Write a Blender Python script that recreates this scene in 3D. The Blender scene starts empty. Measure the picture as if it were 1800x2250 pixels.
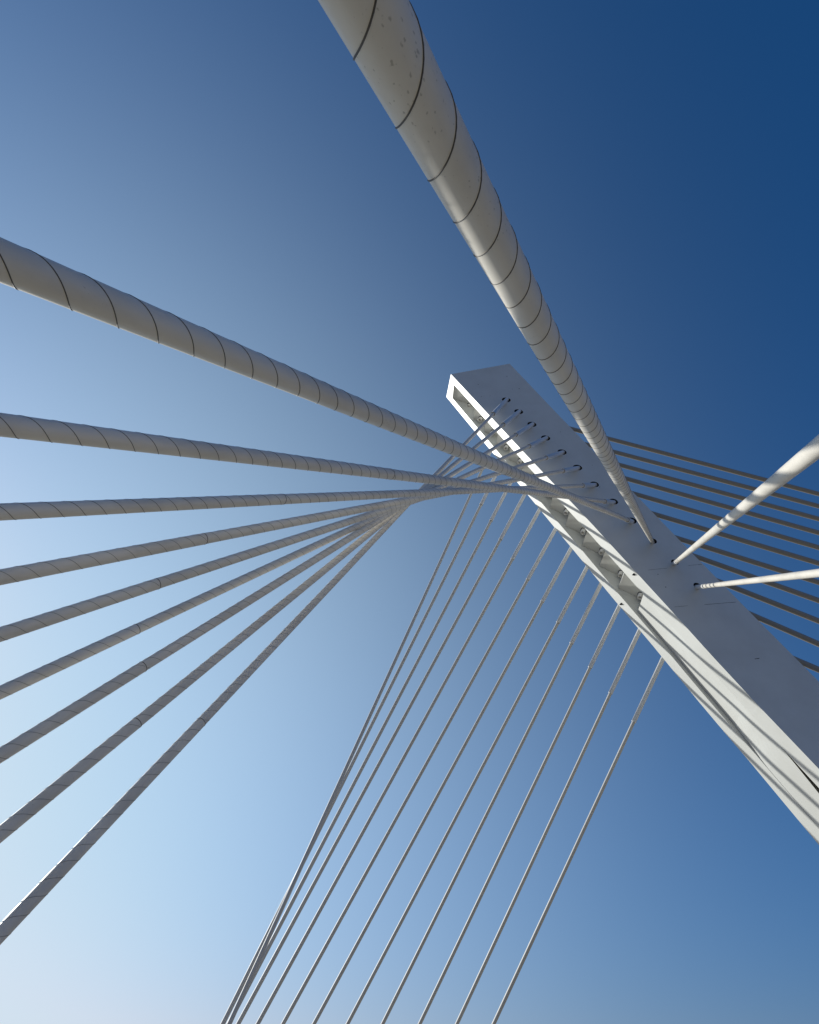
import bpy, bmesh, math, random
from mathutils import Vector as V, Matrix
random.seed(7)
C = bpy.data.collections.new("bridge"); bpy.context.scene.collection.children.link(C)

# ------------------------------------------------------------------ surveyed geometry
# The bridge was surveyed from the photograph (1800 x 2250 px, focal length 1300 px):
# camera axes expressed in the bridge frame; x = forward span direction, y = towards
# the camera side, z = up.  The camera stands at (0, 0, 1.6).
F = 1300.0
EYE = V((0, 0, 1.6))
AX = V((-778.0, -1211.0, F)).normalized()                 # pylon axis, upward
dw = 72509.0 / (223626.0 + F * F)
WB = V((129 + 220 * dw, -23 - 326 * dw, F * dw)).normalized()   # pylon back direction
YL = AX.cross(WB)
if YL.z < 0: YL = -YL                                      # lateral, away from the camera
WB = YL.cross(AX).normalized()
if WB.x < 0: WB = -WB
LEAN = math.radians(26.0)
ZU = (AX * math.cos(LEAN) + WB * math.sin(LEAN)).normalized()
XF = YL.cross(ZU)
if XF.dot(WB) > 0:
    XF = -XF; YW = -YL
else:
    YW = YL.copy()
M3 = Matrix((XF, YW, ZU))                                  # camera axes -> world axes

def wdir(c): return M3 @ c
A_, W_, Y_ = wdir(AX), wdir(WB), wdir(YL)                   # world: axis up, back, lateral away
def ray(px, py): return wdir(V(((px - 900) / F, (py - 1125) / F, 1.0)))
def pix(P):
    q = M3.transposed() @ (P - EYE); return (900 + F * q.x / q.z, 1125 + F * q.y / q.z)
Y0 = 25.84                                                  # lateral distance of the pylon's near face
def on_lat(px, py, lat):                                    # point of the ray on the plane lateral = lat
    r = ray(px, py); return EYE + r * (lat / r.dot(Y_))
def loc(P):                                                 # (height along axis, back offset, lateral)
    d = P - EYE; return d.dot(A_), d.dot(W_), d.dot(Y_)
def pt(s, w, y): return EYE + A_ * s + W_ * w + Y_ * y

# ------------------------------------------------------------------ helpers
def link(name, bm, mat, parent=None, smooth=False, matrix=None):
    me = bpy.data.meshes.new(name)
    bmesh.ops.recalc_face_normals(bm, faces=bm.faces[:])
    bm.to_mesh(me); bm.free()
    if smooth:
        for p in me.polygons: p.use_smooth = True
    me.materials.append(mat)
    o = bpy.data.objects.new(name, me); C.objects.link(o)
    if matrix is not None: o.matrix_world = matrix
    if parent is not None: o.parent = parent
    return o
def tag(o, label, cat, group=None):
    o['label'] = label; o['category'] = cat
    if group: o['group'] = group
def empty(name, loc_, label, cat, group=None, matrix=None):
    o = bpy.data.objects.new(name, None); C.objects.link(o); o.empty_display_size = 0.5
    if matrix is not None: o.matrix_world = matrix
    else: o.location = loc_
    tag(o, label, cat, group); return o
def quad(bm, a, b, c, d):
    return bm.faces.new([bm.verts.new(p) for p in (a, b, c, d)])
def strip(bm, A, B):                                        # ruled strip between two polylines
    va = [bm.verts.new(p) for p in A]; vb = [bm.verts.new(p) for p in B]
    for i in range(len(A) - 1): bm.faces.new((va[i], va[i + 1], vb[i + 1], vb[i]))
def tube(bm, r0, r1, z0, z1, n=32, cap0=False, cap1=False, rings=1):
    rr = []
    for j in range(rings + 1):
        t = j / rings; r = r0 + (r1 - r0) * t; z = z0 + (z1 - z0) * t
        rr.append([bm.verts.new((r * math.cos(2 * math.pi * i / n), r * math.sin(2 * math.pi * i / n), z)) for i in range(n)])
    for j in range(rings):
        for i in range(n):
            bm.faces.new((rr[j][i], rr[j][(i + 1) % n], rr[j + 1][(i + 1) % n], rr[j + 1][i]))
    if cap0: bm.faces.new(rr[0])
    if cap1: bm.faces.new(rr[-1])
def lathe(bm, prof, n=32):
    rr = [[bm.verts.new((r * math.cos(2 * math.pi * i / n), r * math.sin(2 * math.pi * i / n), z)) for i in range(n)] for r, z in prof]
    for a, b in zip(rr, rr[1:]):
        for i in range(n): bm.faces.new((a[i], a[(i + 1) % n], b[(i + 1) % n], b[i]))
def helix(bm, R, z0, z1, pitch, rw, rh, phase, hand=1, step=28):
    n = max(4, int((z1 - z0) / pitch * step)); prev = None
    dz = rw
    for i in range(n + 1):
        z = z0 + (z1 - z0) * i / n; a = phase + hand * 2 * math.pi * (z - z0) / pitch
        c, s = math.cos(a), math.sin(a)
        ring = [bm.verts.new((r * c, r * s, z + o)) for r, o in ((R - .002, -dz), (R + rh, -dz * .55), (R + rh, dz * .55), (R - .002, dz))]
        if prev:
            for k in range(3): bm.faces.new((prev[k], prev[k + 1], ring[k + 1], ring[k]))
        prev = ring
def axis_matrix(P, D):
    z = D.normalized(); x = z.orthogonal().normalized(); y = z.cross(x)
    m = Matrix((x, y, z)).transposed().to_4x4(); m.translation = P; return m

# ------------------------------------------------------------------ materials
def mat_paint(name, col, rough, dirt=0.25, dirt_scale=1.0, spots=0.0, streak=(1, 1, 1), bump=0.02, spec=0.4, tint=(0.30, 0.27, 0.22)):
    m = bpy.data.materials.new(name); m.use_nodes = True; nt = m.node_tree; N = nt.nodes; L = nt.links
    b = N['Principled BSDF']; b.inputs['Roughness'].default_value = rough
    b.inputs['Specular IOR Level'].default_value = spec
    tc = N.new('ShaderNodeTexCoord'); mp = N.new('ShaderNodeMapping'); mp.inputs['Scale'].default_value = streak
    L.new(tc.outputs['Object'], mp.inputs['Vector'])
    n1 = N.new('ShaderNodeTexNoise'); n1.inputs['Scale'].default_value = dirt_scale; n1.inputs['Detail'].default_value = 8; n1.inputs['Roughness'].default_value = .62
    L.new(mp.outputs['Vector'], n1.inputs['Vector'])
    r1 = N.new('ShaderNodeValToRGB'); r1.color_ramp.elements[0].position = .42; r1.color_ramp.elements[1].position = .78
    L.new(n1.outputs['Fac'], r1.inputs['Fac'])
    mul = N.new('ShaderNodeMath'); mul.operation = 'MULTIPLY'; mul.inputs[1].default_value = dirt
    L.new(r1.outputs['Color'], mul.inputs[0])
    mx = N.new('ShaderNodeMixRGB'); mx.inputs['Color1'].default_value = (*col, 1); mx.inputs['Color2'].default_value = (*tint, 1)
    L.new(mul.outputs[0], mx.inputs['Fac']); out = mx.outputs['Color']
    if spots:
        vo = N.new('ShaderNodeTexVoronoi'); vo.inputs['Scale'].default_value = 42; vo.inputs['Randomness'].default_value = 1
        mp2 = N.new('ShaderNodeMapping'); mp2.inputs['Scale'].default_value = (1, 1, .55)
        n3 = N.new('ShaderNodeTexNoise'); n3.inputs['Scale'].default_value = 40; n3.inputs['Detail'].default_value = 3
        ad = N.new('ShaderNodeMixRGB'); ad.blend_type = 'ADD'; ad.inputs['Fac'].default_value = .02
        L.new(tc.outputs['Object'], mp2.inputs['Vector']); L.new(tc.outputs['Object'], n3.inputs['Vector'])
        L.new(mp2.outputs['Vector'], ad.inputs['Color1']); L.new(n3.outputs['Color'], ad.inputs['Color2'])
        L.new(ad.outputs['Color'], vo.inputs['Vector'])
        n2 = N.new('ShaderNodeTexNoise'); n2.inputs['Scale'].default_value = 1.7; n2.inputs['Detail'].default_value = 4
        L.new(tc.outputs['Object'], n2.inputs['Vector'])
        th = N.new('ShaderNodeMapRange'); th.inputs['From Min'].default_value = .36; th.inputs['From Max'].default_value = .70; th.inputs['To Max'].default_value = .26
        L.new(n2.outputs['Fac'], th.inputs['Value'])
        sb = N.new('ShaderNodeMath'); sb.operation = 'SUBTRACT'; L.new(th.outputs['Result'], sb.inputs[0]); L.new(vo.outputs['Distance'], sb.inputs[1])
        sm = N.new('ShaderNodeMapRange'); sm.inputs['From Min'].default_value = 0; sm.inputs['From Max'].default_value = .12; sm.inputs['To Max'].default_value = spots
        L.new(sb.outputs[0], sm.inputs['Value'])
        mx2 = N.new('ShaderNodeMixRGB'); mx2.inputs['Color2'].default_value = (.16, .14, .10, 1)
        L.new(sm.outputs['Result'], mx2.inputs['Fac']); L.new(out, mx2.inputs['Color1']); out = mx2.outputs['Color']
    L.new(out, b.inputs['Base Color'])
    if not bump: return m
    bp = N.new('ShaderNodeBump'); bp.inputs['Strength'].default_value = bump; bp.inputs['Distance'].default_value = .02
    nb = N.new('ShaderNodeTexNoise'); nb.inputs['Scale'].default_value = 9; nb.inputs['Detail'].default_value = 6
    L.new(tc.outputs['Object'], nb.inputs['Vector']); L.new(nb.outputs['Fac'], bp.inputs['Height']); L.new(bp.outputs['Normal'], b.inputs['Normal'])
    return m
def mat_plain(name, col, rough=.7):
    m = bpy.data.materials.new(name); m.use_nodes = True; b = m.node_tree.nodes['Principled BSDF']
    b.inputs['Base Color'].default_value = (*col, 1); b.inputs['Roughness'].default_value = rough
    N = m.node_tree.nodes; L = m.node_tree.links
    n = N.new('ShaderNodeTexNoise'); n.inputs['Scale'].default_value = 6
    mr = N.new('ShaderNodeMapRange'); mr.inputs['To Min'].default_value = rough - .1; mr.inputs['To Max'].default_value = rough + .1
    L.new(n.outputs['Fac'], mr.inputs['Value']); L.new(mr.outputs['Result'], b.inputs['Roughness'])
    return m
STEEL = mat_paint('white_painted_steel', (.66, .672, .64), .42, .22, .35, 0, (1, 1, 1), 0)
STEEL_SIDE = STEEL
PIPE = mat_paint('pale_cable_sheath', (.72, .68, .60), .42, .45, 1.3, .45, (1, 1, .45), .02)
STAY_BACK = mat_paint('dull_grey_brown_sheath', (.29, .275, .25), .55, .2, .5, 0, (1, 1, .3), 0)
PIPE_FAR = mat_paint('pale_cable_sheath_plain', (.58, .57, .53), .5, .2, .5, 0, (1, 1, .3), 0)
GUIDE = mat_paint('white_guide_pipe', (.78, .77, .74), .45, .12, .6, 0, (1, 1, .4), 0)
RIB = mat_plain('dark_helical_bead', (.08, .073, .062), .6)
DARK = mat_plain('black_rubber_gasket', (.012, .012, .012), .8)
VOID = mat_plain('opening_shade_black', (.015, .016, .018), .9)  # near-black stands in for the shade inside holes and pipe mouths
RIB_PALE = mat_plain('grey_helical_bead', (.15, .14, .12), .6)
GRIME = mat_plain('grey_joint_line', (.10, .10, .10), .8)

# ------------------------------------------------------------------ ground
gm = bpy.data.materials.new('pale_stone_paving'); gm.use_nodes = True
gN, gL = gm.node_tree.nodes, gm.node_tree.links
gb = gN['Principled BSDF']; gb.inputs['Roughness'].default_value = .8
gt = gN.new('ShaderNodeTexCoord'); gbk = gN.new('ShaderNodeTexBrick'); gbk.inputs['Scale'].default_value = 1
gbk.inputs['Color1'].default_value = (.32, .27, .195, 1); gbk.inputs['Color2'].default_value = (.28, .235, .17, 1); gbk.inputs['Mortar'].default_value = (.16, .14, .11, 1)
gbk.inputs['Mortar Size'].default_value = .012; gbk.inputs['Brick Width'].default_value = 1.2; gbk.inputs['Row Height'].default_value = .6
gL.new(gt.outputs['Object'], gbk.inputs['Vector']); gL.new(gbk.outputs['Color'], gb.inputs['Base Color'])
bm = bmesh.new(); S_ = 6000
quad(bm, V((-S_, -S_, 0)), V((S_, -S_, 0)), V((S_, S_, 0)), V((-S_, S_, 0)))
g = link('ground', bm, gm); g['kind'] = 'structure'

# ------------------------------------------------------------------ cable survey
def line_param(P0, D, px, py):                              # distance along P0 + D t of the point seen at the pixel
    r = ray(px, py); n = r.cross(D); 
    w = P0 - EYE; a = D.dot(D); b = D.dot(r); c = r.dot(r); d = D.dot(w); e = r.dot(w)
    return (b * e - c * d) / (a * c - b * b)
def px_width(P, D, r, px, py):
    n = (P - EYE).cross(D).normalized(); p = ((P - EYE).cross(D)).length
    a = math.asin(min(.95, r / p)); m = D.cross(n); q = ray(px, py); out = []
    for sg in (1, -1):
        nn = M3.transposed() @ (n * math.cos(a) + m * sg * math.sin(a))
        v = nn.x * (px - 900) / F + nn.y * (py - 1125) / F + nn.z; out.append(v * F / math.hypot(nn.x, nn.y))
    return abs(out[0] - out[1])
near_q = [(0, 2053, 32), (0, 1833, 31), (0, 1660, 30), (0, 1522, 28), (0, 1394.5, 31), (0, 1268.5, 34), (0, 1125, 37), (0, 933, 51), (0, 571.5, 90), (801, 0, 170), (1800, 982, 43), (1800, 1259, 19)]
R_C = .118
near_h = [(1112, 880), (1139, 906), (1168, 934), (1198, 964), (1234, 995), (1268, 1029), (1305, 1066), (1347, 1104), (1388, 1146), (1434, 1191), (1482, 1238), (1532, 1290)]
HN = [on_lat(x, y, Y0) for x, y in near_h]
ND = []
for P, (qx, qy, w) in zip(HN, near_q):                      # second point of each cable from its apparent width
    r = ray(qx, qy); lo, hi = .3, 45.
    for _ in range(60):
        m = math.sqrt(lo * hi); Q = EYE + r * m
        if px_width(Q, (Q - P).normalized(), R_C, qx, qy) > w: lo = m
        else: hi = m
    ND.append((Q - P).normalized())

# ------------------------------------------------------------------ pylon
def interp(tab, s):
    tab = sorted(tab)
    if s <= tab[0][0]: (a, b) = tab[0], tab[1]
    elif s >= tab[-1][0]: (a, b) = tab[-2], tab[-1]
    else:
        for a, b in zip(tab, tab[1:]):
            if a[0] <= s <= b[0]: break
    return a[1] + (b[1] - a[1]) * (s - a[0]) / (b[0] - a[0])
E1 = [(1120, 799), (1216, 900), (1512, 1206), (1646, 1343), (1796, 1494)]
E2 = [(991, 822), (1060, 896), (1160, 1003), (1293, 1142.6), (1382, 1240), (1483, 1350), (1563, 1439), (1670, 1554), (1800, 1690)]
E3 = [(981, 872), (1042, 946), (1158, 1085), (1237, 1181), (1298, 1255), (1350, 1318), (1408, 1387), (1480, 1474), (1561, 1572), (1647, 1673), (1800, 1857)]
def edge_tab(E):
    out = []
    for p in E:
        s, w, y = loc(on_lat(p[0], p[1], Y0)); out.append((s, w))
    return out
T1, T2 = edge_tab(E1), edge_tab(E2)
def w1(s): return interp(T1, s)
def w2(s): return interp(T2, s)
def on_front(px, py):                                       # the ray on the front face: lateral offset found by bisection
    lo, hi = -1.0, 14.0
    def g_(t):
        s, w, y = loc(on_lat(px, py, Y0 + t)); return w - w2(s)
    a = g_(lo)
    for _ in range(60):
        m = (lo + hi) / 2
        if (g_(m) > 0) == (a > 0): lo = m
        else: hi = m
    s, w, y = loc(on_lat(px, py, Y0 + lo)); return s, lo
T3 = [on_front(*p) for p in E3]
def th(s): return max(1.2, interp(T3, s))
s_top2, s_top1, s_top3 = T2[0][0], T1[0][0], T3[0][0]
# the last measured stations run on to the ground
def s_ground(w_f, y):                                       # station whose point lies on the ground
    lo, hi = -60.0, s_top2
    for _ in range(60):
        m = (lo + hi) / 2
        if pt(m, w_f(m), Y0 + y).z > -0.3: hi = m
        else: lo = m
    return lo
s_bot = min(s_ground(w1, 0), s_ground(w2, 0))
N_ST = 44
def stations(top): return [top + (s_bot - top) * (i / N_ST) for i in range(N_ST + 1)]
def shrink(s, w): return w
pyl = empty('bridge_pylon', pt(s_bot, w2(s_bot), Y0 + th(s_bot) / 2), 'tall white leaning steel pylon with a shaded side and a sunlit slotted front', 'bridge pylon')
RN, RF = .25, .22
WALL = 1.7
def FN(s): return pt(s, w2(s), Y0)                           # near front edge
def BN(s): return pt(s, w1(s), Y0)                           # near back edge
def FFr(s): return pt(s, w2(s), Y0 + th(s))
def BF(s): return pt(s, w1(s), Y0 + th(s))
def FV(s, v, d=0.0): return pt(s, w2(s) + d, Y0 + th(s) * v)
kids = []
def part(name, bm, mat, parent=pyl, smooth=False):
    o = link(name, bm, mat, None, smooth); kids.append((o, parent)); return o

HC = []
for P, D in zip(HN, ND):
    e = D - Y_ * D.dot(Y_); HC.append(P - e.normalized() * .13)
hole_r = [.37, .365, .36, .35, .34, .33, .31, .30, .29, .24, .225, .225]

# shaded side plate, with real round openings for the cables
bm = bmesh.new()
outer = [FN(s) for s in stations(s_top2)] + [BN(s) for s in reversed(stations(s_top1))]
def loop(ps):
    vs = [bm.verts.new(p) for p in ps]; return [bm.edges.new((vs[i], vs[(i + 1) % len(vs)])) for i in range(len(vs))]
ed = loop(outer)
NH = 28
def circle(Cn, r, lat): 
    s, w, y = loc(Cn); return [pt(s + r * math.sin(2 * math.pi * i / NH), w + r * math.cos(2 * math.pi * i / NH), lat) for i in range(NH)]
for Hc, r in zip(HC, hole_r): ed += loop(circle(Hc, r, Y0))
bmesh.ops.triangle_fill(bm, use_beauty=True, use_dissolve=False, edges=ed)
# drop any faces filled inside the openings
for f in bm.faces[:]:
    c = f.calc_center_median()
    if any((c - Hc).length < r * .9 for Hc, r in zip(HC, hole_r)): bm.faces.remove(f)
part('side_plate', bm, STEEL)
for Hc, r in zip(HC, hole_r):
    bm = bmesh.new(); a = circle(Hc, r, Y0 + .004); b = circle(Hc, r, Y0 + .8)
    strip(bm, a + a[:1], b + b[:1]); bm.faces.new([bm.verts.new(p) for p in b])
    part('hole_lining', bm, VOID)  # hole walls coloured near-black, the dark of the opening painted in
# far side, back, top
bm = bmesh.new(); strip(bm, [FFr(s) for s in stations(s_top3)], [BF(s) for s in stations(s_top1)]); part('far_side_plate', bm, STEEL)
bm = bmesh.new(); strip(bm, [BN(s) for s in stations(s_top1)], [BF(s) for s in stations(s_top1)]); part('back_plate', bm, STEEL)
bm = bmesh.new(); quad(bm, FN(s_top2), BN(s_top1), BF(s_top1), FFr(s_top3)); part('top_cap', bm, STEEL)

# front frame: two rims and the top rim, each with its inner wall
s_in = on_front(996, 861)[0]
bm = bmesh.new(); ss = [s_in + (s_bot - s_in) * i / N_ST for i in range(N_ST + 1)]
A = [FN(s) for s in ss]; B = [FV(s, RN) for s in ss]; D_ = [FV(s, RN, WALL) for s in ss]
strip(bm, A, B); strip(bm, B, D_); part('near_front_rim', bm, STEEL)
bm = bmesh.new()
A = [FFr(s) for s in ss]; B = [FV(s, 1 - RF) for s in ss]; D_ = [FV(s, 1 - RF, WALL) for s in ss]
strip(bm, A, B); strip(bm, B, D_); part('far_front_rim', bm, STEEL)
bm = bmesh.new()
quad(bm, FN(s_top2), FFr(s_top3), FFr(s_in), FN(s_in)); quad(bm, FV(s_in, RN), FV(s_in, 1 - RF), FV(s_in, 1 - RF, WALL), FV(s_in, RN, WALL))
part('top_rim', bm, STEEL)
# stepped anchor plates (treads square to the cables) with a stub each
stubs = [(1032, 890), (1057, 919), (1084, 949), (1114, 981), (1144, 1012), (1175, 1047), (1208, 1083), (1246, 1122), (1283, 1165), (1324, 1209), (1366, 1258), (1409, 1306)]
lips = [s_in - .02]
NI = [(1068, 920), (1244, 1108), (1324, 1197), (1418, 1301)]
for i in range(12):
    lips.append(None)
s_last = on_front(1416, 1301)[0]
h0 = loc(HN[0])[0]; h11 = loc(HN[11])[0]
sp = [loc(HN[i])[0] - loc(HN[i + 1])[0] for i in range(11)]
step = 0
lips[12] = s_last
mean = (h0 - h11) / 11
for i in range(11, 0, -1): lips[i] = min(lips[i + 1] + mean, s_in - .3 - .6 * (i - 1))
LIP = .27
for i in range(12):
    sa, sb = lips[i], lips[i + 1]; L = sa - sb
    dlip_a = .06 if i == 0 else LIP
    tau = .64 * L / (.53 * .64 + .65); beta = L - .53 * tau; dd = dlip_a + .64 * beta
    bm = bmesh.new(); va, vb = RN + .004, 1 - RF - .004
    s1 = sa - beta
    quad(bm, FV(sa, va, dlip_a), FV(sa, vb, dlip_a), FV(s1, vb, dd), FV(s1, va, dd))
    quad(bm, FV(s1, va, dd), FV(s1, vb, dd), FV(sb, vb, LIP), FV(sb, va, LIP))
    pl = part('anchor_plate', bm, STEEL)
    # stub: a short open pipe on the tread near the near rim
    cs = sa - beta * .72; cd = dlip_a + .64 * beta * .72
    pa_, pb_, pc_ = FV(sa, .3, dlip_a), FV(sa, .7, dlip_a), FV(s1, .7, dd); pn = (pb_ - pa_).cross(pc_ - pa_).normalized()
    rr_ = ray(*stubs[i]); Pc = EYE + rr_ * ((pa_ - EYE).dot(pn) / rr_.dot(pn)); nrm = (W_ * -.65 + A_ * -.53 + Y_ * -0.0).normalized()
    bm = bmesh.new(); r = .17
    lathe(bm, [(r, -.1), (r, .34), (r * .74, .34), (r * .70, .05)], 20); tube(bm, .0001, r * .72, .06, .06, 20)
    st = part('anchor_stub', bm, GUIDE, pl, True); st.matrix_world = axis_matrix(Pc, nrm)
    bm = bmesh.new(); tube(bm, r * 1.0 + .05, r + .05, -.02, .03, 20); tube(bm, r + .05, r * .9, .03, .03, 20)
    fl = part('stub_flange', bm, GRIME, pl, False); fl.matrix_world = axis_matrix(Pc, nrm)
# lower twisted panel: flush with the near rim above, flush with the far rim below
s_close = on_front(1678, 1689)[0]; s_open = on_front(1724, 1636)[0]
bm = bmesh.new()
ss2 = [s_last - .002 + (s_bot - s_last) * i / 60 for i in range(61)]
def dn(s): return .012
def gap(s): return 0.0 if s > s_open else min(.25, .032 * (s_open - s))
s_kink = on_front(1615, 1575)[0]
def df(s): return max(.012, .25 * min(1.0, max(0, (s - s_close) / (s_kink - s_close))))
NV = 6
pa = []
for i in range(NV + 1):
    pa.append([FV(s, RN + .003 + gap(s) + (1 - RF - RN - .006 - gap(s)) * i / NV, dn(s) + (df(s) - dn(s)) * i / NV) for s in ss2])
for a, b in zip(pa, pa[1:]): strip(bm, a, b)
bmesh.ops.remove_doubles(bm, verts=bm.verts[:], dist=.0005)
part('folded_front_panel', bm, STEEL)
bm = bmesh.new()                                            # closes the gap behind the last anchor plate
quad(bm, FV(s_last, RN, dn(s_last)), FV(s_last, 1 - RF, df(s_last)), FV(s_last - .01, 1 - RF, WALL), FV(s_last - .01, RN, WALL))
part('panel_head', bm, STEEL)
# welded seams, bolts and lugs
def face_strip(p, q, wid, mat, name):
    a, b = on_lat(*p, Y0 - .004), on_lat(*q, Y0 - .004); u = (b - a).normalized(); v = u.cross(Y_)
    bm = bmesh.new(); n = 9; ra = random.Random(p[0])
    A = [a + (b - a) * (i / n) + v * wid * ra.uniform(.3, 1) for i in range(n + 1)]
    B = [a + (b - a) * (i / n) - v * wid * ra.uniform(.3, 1) for i in range(n + 1)]
    strip(bm, A, B); part(name, bm, mat)
face_strip((1424, 1252.5), (1466, 1248.5), .014, GRIME, 'weld_seam'); face_strip((1513, 1242.5), (1543, 1240), .016, GRIME, 'weld_seam')
face_strip((1482, 1333.5), (1512, 1331), .014, GRIME, 'weld_seam'); face_strip((1548, 1328.5), (1617, 1323), .018, GRIME, 'weld_seam')
face_strip((1659, 1448), (1669, 1446.5), .03, GRIME, 'scuff_mark')
for (x, y, r) in ((1114, 827, .045), (1051, 845, .04), (1141, 854, .05), (1126, 855, .03), (1077, 870, .03), (1058, 871, .03), (1232, 949, .03), (1267, 945, .03), (1318, 1070, .035), (1302, 1022, .025), (1463, 1290, .035), (1446, 1262, .03)):
    Pc = on_lat(x, y, Y0); bm = bmesh.new(); tube(bm, r, r * .8, 0, .012, 12, False, True)
    b_ = part('bolt_head', bm, GRIME); b_.matrix_world = axis_matrix(Pc, -Y_)
for (x, y) in ((1394, 1262), (1366, 1327)):
    s, t = on_front(x, y); Pc = pt(s, w2(s), Y0 + t); bm = bmesh.new(); tube(bm, .09, .02, 0, .16, 4, False, True)
    b_ = part('lifting_lug', bm, DARK); b_.matrix_world = axis_matrix(Pc, -W_)

# ------------------------------------------------------------------ cables
# where the guide pipe ends, seen in the photograph
near_ring = [(1083, 909), (1105, 932), (1133, 955), (1163, 981), (1200, 1007), (1237, 1036), (1280, 1067), (1328, 1103), (1379, 1141), None, (1489, 1234), (1550, 1288)]
near_joint = [(445, 1590), (302, 1590), (314, 1466), (301, 1385), (345, 1285), (449, 1192), (620, 1095), (857, 1042), (1112, 1029), (1372, 1077), None, None]
NL = ['lowest pale cable of the left fan, crossing down to the lower left corner',
      'second lowest pale cable of the left fan, above the one crossing to the corner',
      'third pale cable from the bottom of the left fan',
      'fourth pale cable from the bottom of the left fan, meeting the left edge midway',
      'fifth pale cable from the bottom of the left fan, tilting up to the pylon',
      'ringed pale cable just below the nearly level one in the left fan',
      'nearly level ringed pale cable in the middle of the left side',
      'thick ringed pale cable sloping slightly down from the left, third thickest in view',
      'thick spiral-ringed pale cable sloping down from the upper left to the pylon',
      'thickest spiral-ringed pale cable, passing overhead from the top edge to the pylon',
      'bright sunlit white cable banded by shadows, rising to the right edge',
      'bright sunlit white cable running almost level to the right edge, lowest on the shaded side']
def cable(name, P, D, length, R, ring_t, Rg, joints, label, group, rib, pipe, start=-.7, smooth_n=40, far=False, phase=0.0):
    root = empty(name, P, label, 'stay cable', group, axis_matrix(P, D)); mw = root.matrix_world.copy()
    def k(nm, bm, m, sm=True):
        o = link(nm, bm, m, None, sm); o.matrix_world = mw; kids.append((o, root)); return o
    t0 = ring_t if ring_t else 0.0
    if ring_t:
        bm = bmesh.new(); lathe(bm, [(Rg, start), (Rg, t0 - .05), (Rg + .004, t0 - .05), (Rg + .004, t0), (Rg - .016, t0), (Rg - .016, t0 - .3)], smooth_n)
        for f in bm.faces: pass
        o = k('guide_pipe', bm, GUIDE, False)
        for p in o.data.polygons: p.use_smooth = abs(p.normal.z) < .5
        bm = bmesh.new(); lathe(bm, [(Rg - .017, t0 + .004), (Rg - .02, t0 - .03), (R, t0 - .03)], smooth_n); k('pipe_mouth', bm, VOID)  # near-black annulus: shade of the gap round the cable, put into the colour
    marks = sorted(j for j in joints if j and j > t0 + 1)
    bm = bmesh.new(); cuts = [start if not ring_t else t0 - .32] + marks + [length]
    prof = []; 
    for i, (a, b) in enumerate(zip(cuts, cuts[1:])):
        rr = R * (1 + .035 * i); prof += [(rr, a), (rr, b)]
        if i < len(cuts) - 2: prof += [(rr, b)]
    bm = bmesh.new()
    for i, (a, b) in enumerate(zip(cuts, cuts[1:])):
        rr = R * (1 + .035 * i); tube(bm, rr, rr, a, b, smooth_n, False, False, max(1, int((b - a) / 6)))
    k('sheath_pipe', bm, pipe)
    for i, j in enumerate(marks):
        rr = R * (1 + .035 * (i + 1)); bm = bmesh.new(); lathe(bm, [(rr * .94, j - .007), (rr + .003, j - .007), (rr + .004, j + .007), (rr * .9, j + .007)], smooth_n); k('joint_ring', bm, RIB, False)
    if rib:
        last = R * (1 + .035 * len(marks))
        bm = bmesh.new(); seg = [t0 + .05] + marks + [length]; ph = phase
        for i, (a, b) in enumerate(zip(seg, seg[1:])):
            rr = R * (1 + .035 * i)
            for st_ in (0, math.pi): helix(bm, rr, a + .03, b - .03, rib[0], rib[1], .004, ph + st_, rib[2])
            ph += rib[2] * 2 * math.pi * (b - a) / rib[0]
        k('helical_bead', bm, RIB if len(rib) < 4 else RIB_PALE)
    return root
INFO = []
LAND = []
for i in range(12):
    P = HN[i]; D = ND[i]; length = -(P.z) / D.z
    LAND.append(P + D * length)
    rt = line_param(P, D, *near_ring[i]) if near_ring[i] else None
    jt = line_param(P, D, *near_joint[i]) if near_joint[i] else None
    Rg = R_C + .055 - .002 * i
    if i >= 9: Rg = R_C + .012
    INFO.append(('near', i + 1, rt, jt, length, tuple(LAND[-1])))
    cable('near_stay_cable', P, D, length + .3, R_C, rt, Rg, [jt], NL[i], 'stay cables fanning from the shaded side of the pylon', ((.70, .006, 1) if i > 5 else (.70, .0048, 1, 'pale')) if i < 10 else None, PIPE, phase=i * 1.3, smooth_n=64 if i in (8, 9, 10) else 40)

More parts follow.
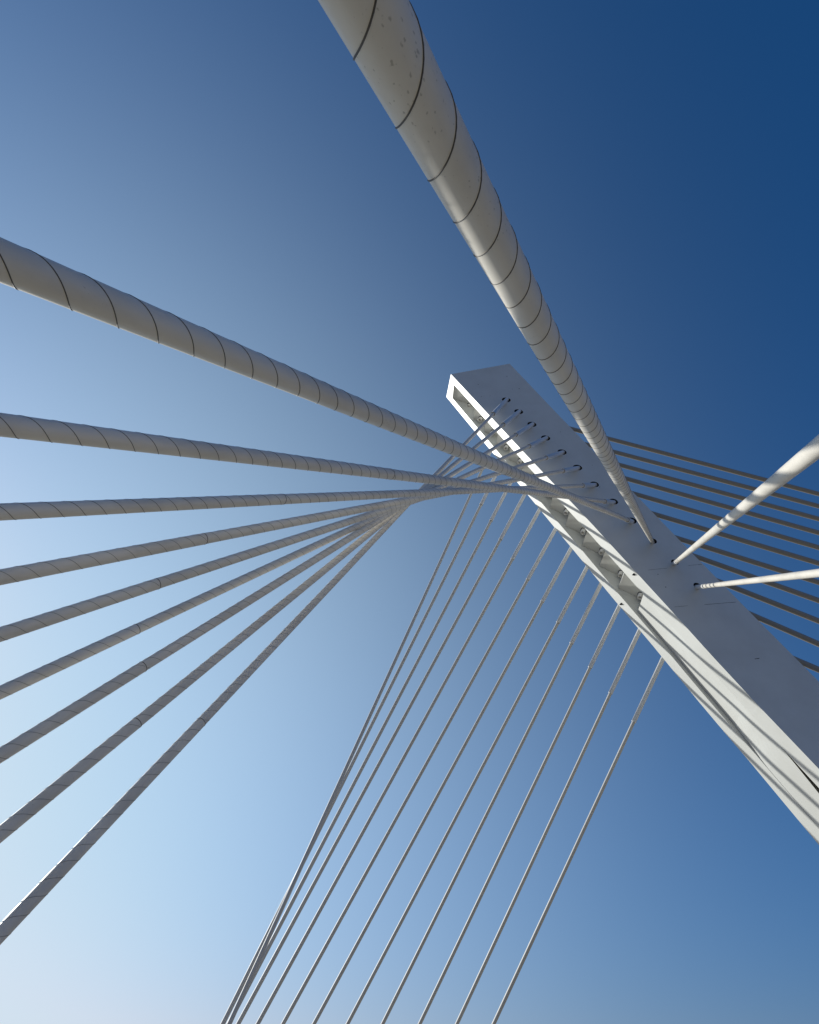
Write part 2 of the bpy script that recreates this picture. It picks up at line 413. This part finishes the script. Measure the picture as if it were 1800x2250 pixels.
far_l = [((983, 1200), (504, 2250)), ((1012, 1200), (489.7, 2250)), ((1050, 1200), (711, 1850)), ((1092, 1200), (523.5, 2250)), ((1100, 1276.5), (566.5, 2250)), ((925, 1700), (622, 2250)),
         ((987.5, 1700), (690, 2250)), ((1052.5, 1700), (764, 2250)), ((1325, 1275), (841, 2250)), ((1367, 1320), (922.6, 2250)), ((1412, 1372), (1004.3, 2250)), ((1456, 1450), (1085, 2250))]
far_ring = [None, (1058, 1110), (1081, 1146), (1100, 1186), (1127, 1230), (1157, 1273), (1188, 1321), (1225, 1368), (1263, 1418), (1304, 1471), (1348, 1527), (1391, 1586)]
ORD = ['leftmost', 'second', 'third', 'fourth', 'fifth', 'sixth', 'seventh', 'eighth', 'ninth', 'tenth', 'eleventh', 'rightmost']
for i in range(12):
    (a, b) = far_l[i]; n = ray(*a).cross(ray(*b)).normalized(); n = n if n.length else n
    s, w, y = loc(HN[i]); t = th(s)
    # hole on the far face, at the near hole's height, slid back until it lies on the seen line
    lo, hi = -6., 6.
    base = pt(s, w, Y0 + t)
    k_ = -(base - EYE).dot(n) / W_.dot(n); k_ = max(-2.0, min(2.0, k_))
    Pf = base + W_ * k_
    rem = (Pf - EYE).dot(n)
    Pf = Pf - A_ * (rem / A_.dot(n))
    # landing: mirror of the near landing, moved across the ground onto the seen line
    m = LAND[i].copy(); d = (m - EYE).dot(Y_); m = m + Y_ * (2 * (Y0 + t / 2) - 2 * d)
    nh = V((n.x, n.y, 0)); dist = (V((m.x, m.y, 0)) - EYE).dot(n); m = V((m.x, m.y, 0)) - nh * (dist / nh.length_squared)
    dr = nh.cross(V((0, 0, 1))).normalized(); m = m - dr * (9.0 if dr.y < 0 else -9.0)   # the far landings lie nearer the pylon
    D = (m - Pf); length = D.length; D.normalize()
    rt = line_param(Pf, D, *far_ring[i]) if far_ring[i] else None
    if i == 0: rt = 5.0
    INFO.append(('far', i + 1, round(k_, 2), round(rem, 2), rt, length, tuple(m), round(px_width(m, D, .125, *b), 1)))
    cable('far_stay_cable', Pf, D, length + .3, .102, rt, .137, [], ('thin grey lower cable, %s where the bundle leaves the pylon edge' % (ORD[i] if i in (0, 11) else ORD[i] + ' from left')),
          'thin stay cables on the far side of the pylon', None, PIPE_FAR, start=-.3, smooth_n=28, phase=i)

bs = [((1262, 944), (1800, 1085.6)), ((1455, 1021), (1800, 1112.5)), ((1455, 1047), (1800, 1140.5)), ((1455, 1074), (1800, 1171)), ((1455, 1103), (1800, 1203.5)), ((1455, 1135), (1800, 1238)),
      ((1553, 1203), (1800, 1280)), ((1545, 1229), (1800, 1320)), ((1630, 1298), (1800, 1365)), ((1695, 1370), (1800, 1415.6)), ((1753, 1452), (1800, 1472))]
BORD = ['topmost', 'second', 'third', 'fourth', 'fifth', 'sixth', 'seventh', 'eighth', 'ninth', 'second lowest', 'lowest']
for i, (a, b) in enumerate(bs):
    s0 = loc(on_lat(*a, Y0))[0]; Yc = Y0 + th(s0) / 2
    p1, p2 = on_lat(*a, Yc), on_lat(*b, Yc); D = (p2 - p1).normalized()
    P = p1.copy()
    for _ in range(400):
        s, w, y = loc(P)
        if w < w1(s) - .25: break
        P = P - D * .1
    length = min(160, -P.z / D.z if D.z < 0 else 160)
    INFO.append(('back', i + 1, length, tuple(P), tuple(D)))
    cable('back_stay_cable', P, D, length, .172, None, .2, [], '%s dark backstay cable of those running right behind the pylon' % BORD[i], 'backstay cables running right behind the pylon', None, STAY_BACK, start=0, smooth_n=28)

bpy.context.view_layer.update()
for o, p in kids:
    mw = o.matrix_world.copy(); o.parent = p; o.matrix_parent_inverse = p.matrix_world.inverted(); o.matrix_world = mw

# ------------------------------------------------------------------ camera, sun, sky
cam = bpy.data.cameras.new('camera'); co = bpy.data.objects.new('camera', cam); bpy.context.scene.collection.objects.link(co)
cam.sensor_fit = 'HORIZONTAL'; cam.sensor_width = 36; cam.lens = 36 * F / 1800; cam.clip_start = .05; cam.clip_end = 20000
r_, u_, b_ = wdir(V((1, 0, 0))), wdir(V((0, -1, 0))), wdir(V((0, 0, -1)))
mw = Matrix((r_, u_, b_)).transposed().to_4x4(); mw.translation = EYE; co.matrix_world = mw
bpy.context.scene.camera = co
SKY_TONE = ((1.8, .021), (1.0, .054), (1.0, .088)); HAZE_AT = (-200, 1700); HAZE_P = 7; HAZE_C = (.43, .515, .42)
SUN = wdir(V((-1.25, 0.10, 1.0))).normalized()
sl = bpy.data.lights.new('sun', 'SUN'); so = bpy.data.objects.new('sun', sl); bpy.context.scene.collection.objects.link(so)
sl.energy = 4.3; sl.angle = math.radians(.53); sl.color = (1, .98, .92)
so.rotation_euler = SUN.to_track_quat('Z', 'Y').to_euler()
wd = bpy.data.worlds.new('World'); bpy.context.scene.world = wd; wd.use_nodes = True
nt = wd.node_tree; bg = nt.nodes['Background']; sk = nt.nodes.new('ShaderNodeTexSky'); sk.sky_type = 'NISHITA'; sk.sun_disc = False
sk.sun_elevation = math.asin(SUN.z); sk.sun_rotation = math.atan2(SUN.x, SUN.y)
sk.air_density = 1.5; sk.dust_density = 0.5; sk.ozone_density = 6.0
sep = nt.nodes.new('ShaderNodeSeparateColor'); com = nt.nodes.new('ShaderNodeCombineColor')
nt.links.new(sk.outputs['Color'], sep.inputs['Color'])
for ch, (gm_, kk) in zip(('Red', 'Green', 'Blue'), SKY_TONE):   # the camera's contrasty colour response to the sky
    p_ = nt.nodes.new('ShaderNodeMath'); p_.operation = 'POWER'; p_.inputs[1].default_value = gm_
    m_ = nt.nodes.new('ShaderNodeMath'); m_.operation = 'MULTIPLY'; m_.inputs[1].default_value = kk / .1
    nt.links.new(sep.outputs[ch], p_.inputs[0]); nt.links.new(p_.outputs[0], m_.inputs[0]); nt.links.new(m_.outputs[0], com.inputs[ch])
    if ch == 'Red': red = m_
    if ch == 'Green':                                           # keep the glare round the sun from turning pink
        cl = nt.nodes.new('ShaderNodeMath'); cl.operation = 'MINIMUM'; nt.links.new(red.outputs[0], cl.inputs[0]); nt.links.new(m_.outputs[0], cl.inputs[1]); nt.links.new(cl.outputs[0], com.inputs['Red'])
# broad hazy glow of the low air on the sun's side of the sky
tcw = nt.nodes.new('ShaderNodeTexCoord'); dp = nt.nodes.new('ShaderNodeVectorMath'); dp.operation = 'DOT_PRODUCT'
dp.inputs[1].default_value = wdir(V(((HAZE_AT[0] - 900) / F, (HAZE_AT[1] - 1125) / F, 1))).normalized()
nt.links.new(tcw.outputs['Generated'], dp.inputs[0])
h1 = nt.nodes.new('ShaderNodeMath'); h1.operation = 'MULTIPLY_ADD'; h1.inputs[1].default_value = .5; h1.inputs[2].default_value = .5; h1.use_clamp = True
h2 = nt.nodes.new('ShaderNodeMath'); h2.operation = 'POWER'; h2.inputs[1].default_value = HAZE_P
nt.links.new(dp.outputs['Value'], h1.inputs[0]); nt.links.new(h1.outputs[0], h2.inputs[0])
hz = nt.nodes.new('ShaderNodeVectorMath'); hz.operation = 'SCALE'; hz.inputs[0].default_value = [c / .1 for c in HAZE_C]
nt.links.new(h2.outputs[0], hz.inputs['Scale'])
ad = nt.nodes.new('ShaderNodeVectorMath'); ad.operation = 'ADD'
nt.links.new(com.outputs['Color'], ad.inputs[0]); nt.links.new(hz.outputs['Vector'], ad.inputs[1])
sp2 = nt.nodes.new('ShaderNodeSeparateXYZ'); cm2 = nt.nodes.new('ShaderNodeCombineColor'); nt.links.new(ad.outputs['Vector'], sp2.inputs['Vector'])
for a_, ch, cap in (('X', 'Red', .66), ('Y', 'Green', .79), ('Z', 'Blue', .885)):   # highlights roll off softly
    sm_ = nt.nodes.new('ShaderNodeMath'); sm_.operation = 'SMOOTH_MIN'; sm_.inputs[1].default_value = cap / .1; sm_.inputs[2].default_value = 3.0
    nt.links.new(sp2.outputs[a_], sm_.inputs[0]); nt.links.new(sm_.outputs[0], cm2.inputs[ch])
nt.links.new(cm2.outputs['Color'], bg.inputs['Color']); bg.inputs['Strength'].default_value = .1
sc = bpy.context.scene; sc.view_settings.view_transform = 'Standard'; sc.view_settings.look = 'None'; sc.view_settings.exposure = 0
wd.cycles.sampling_method = 'NONE'; sc.cycles.use_adaptive_sampling = False
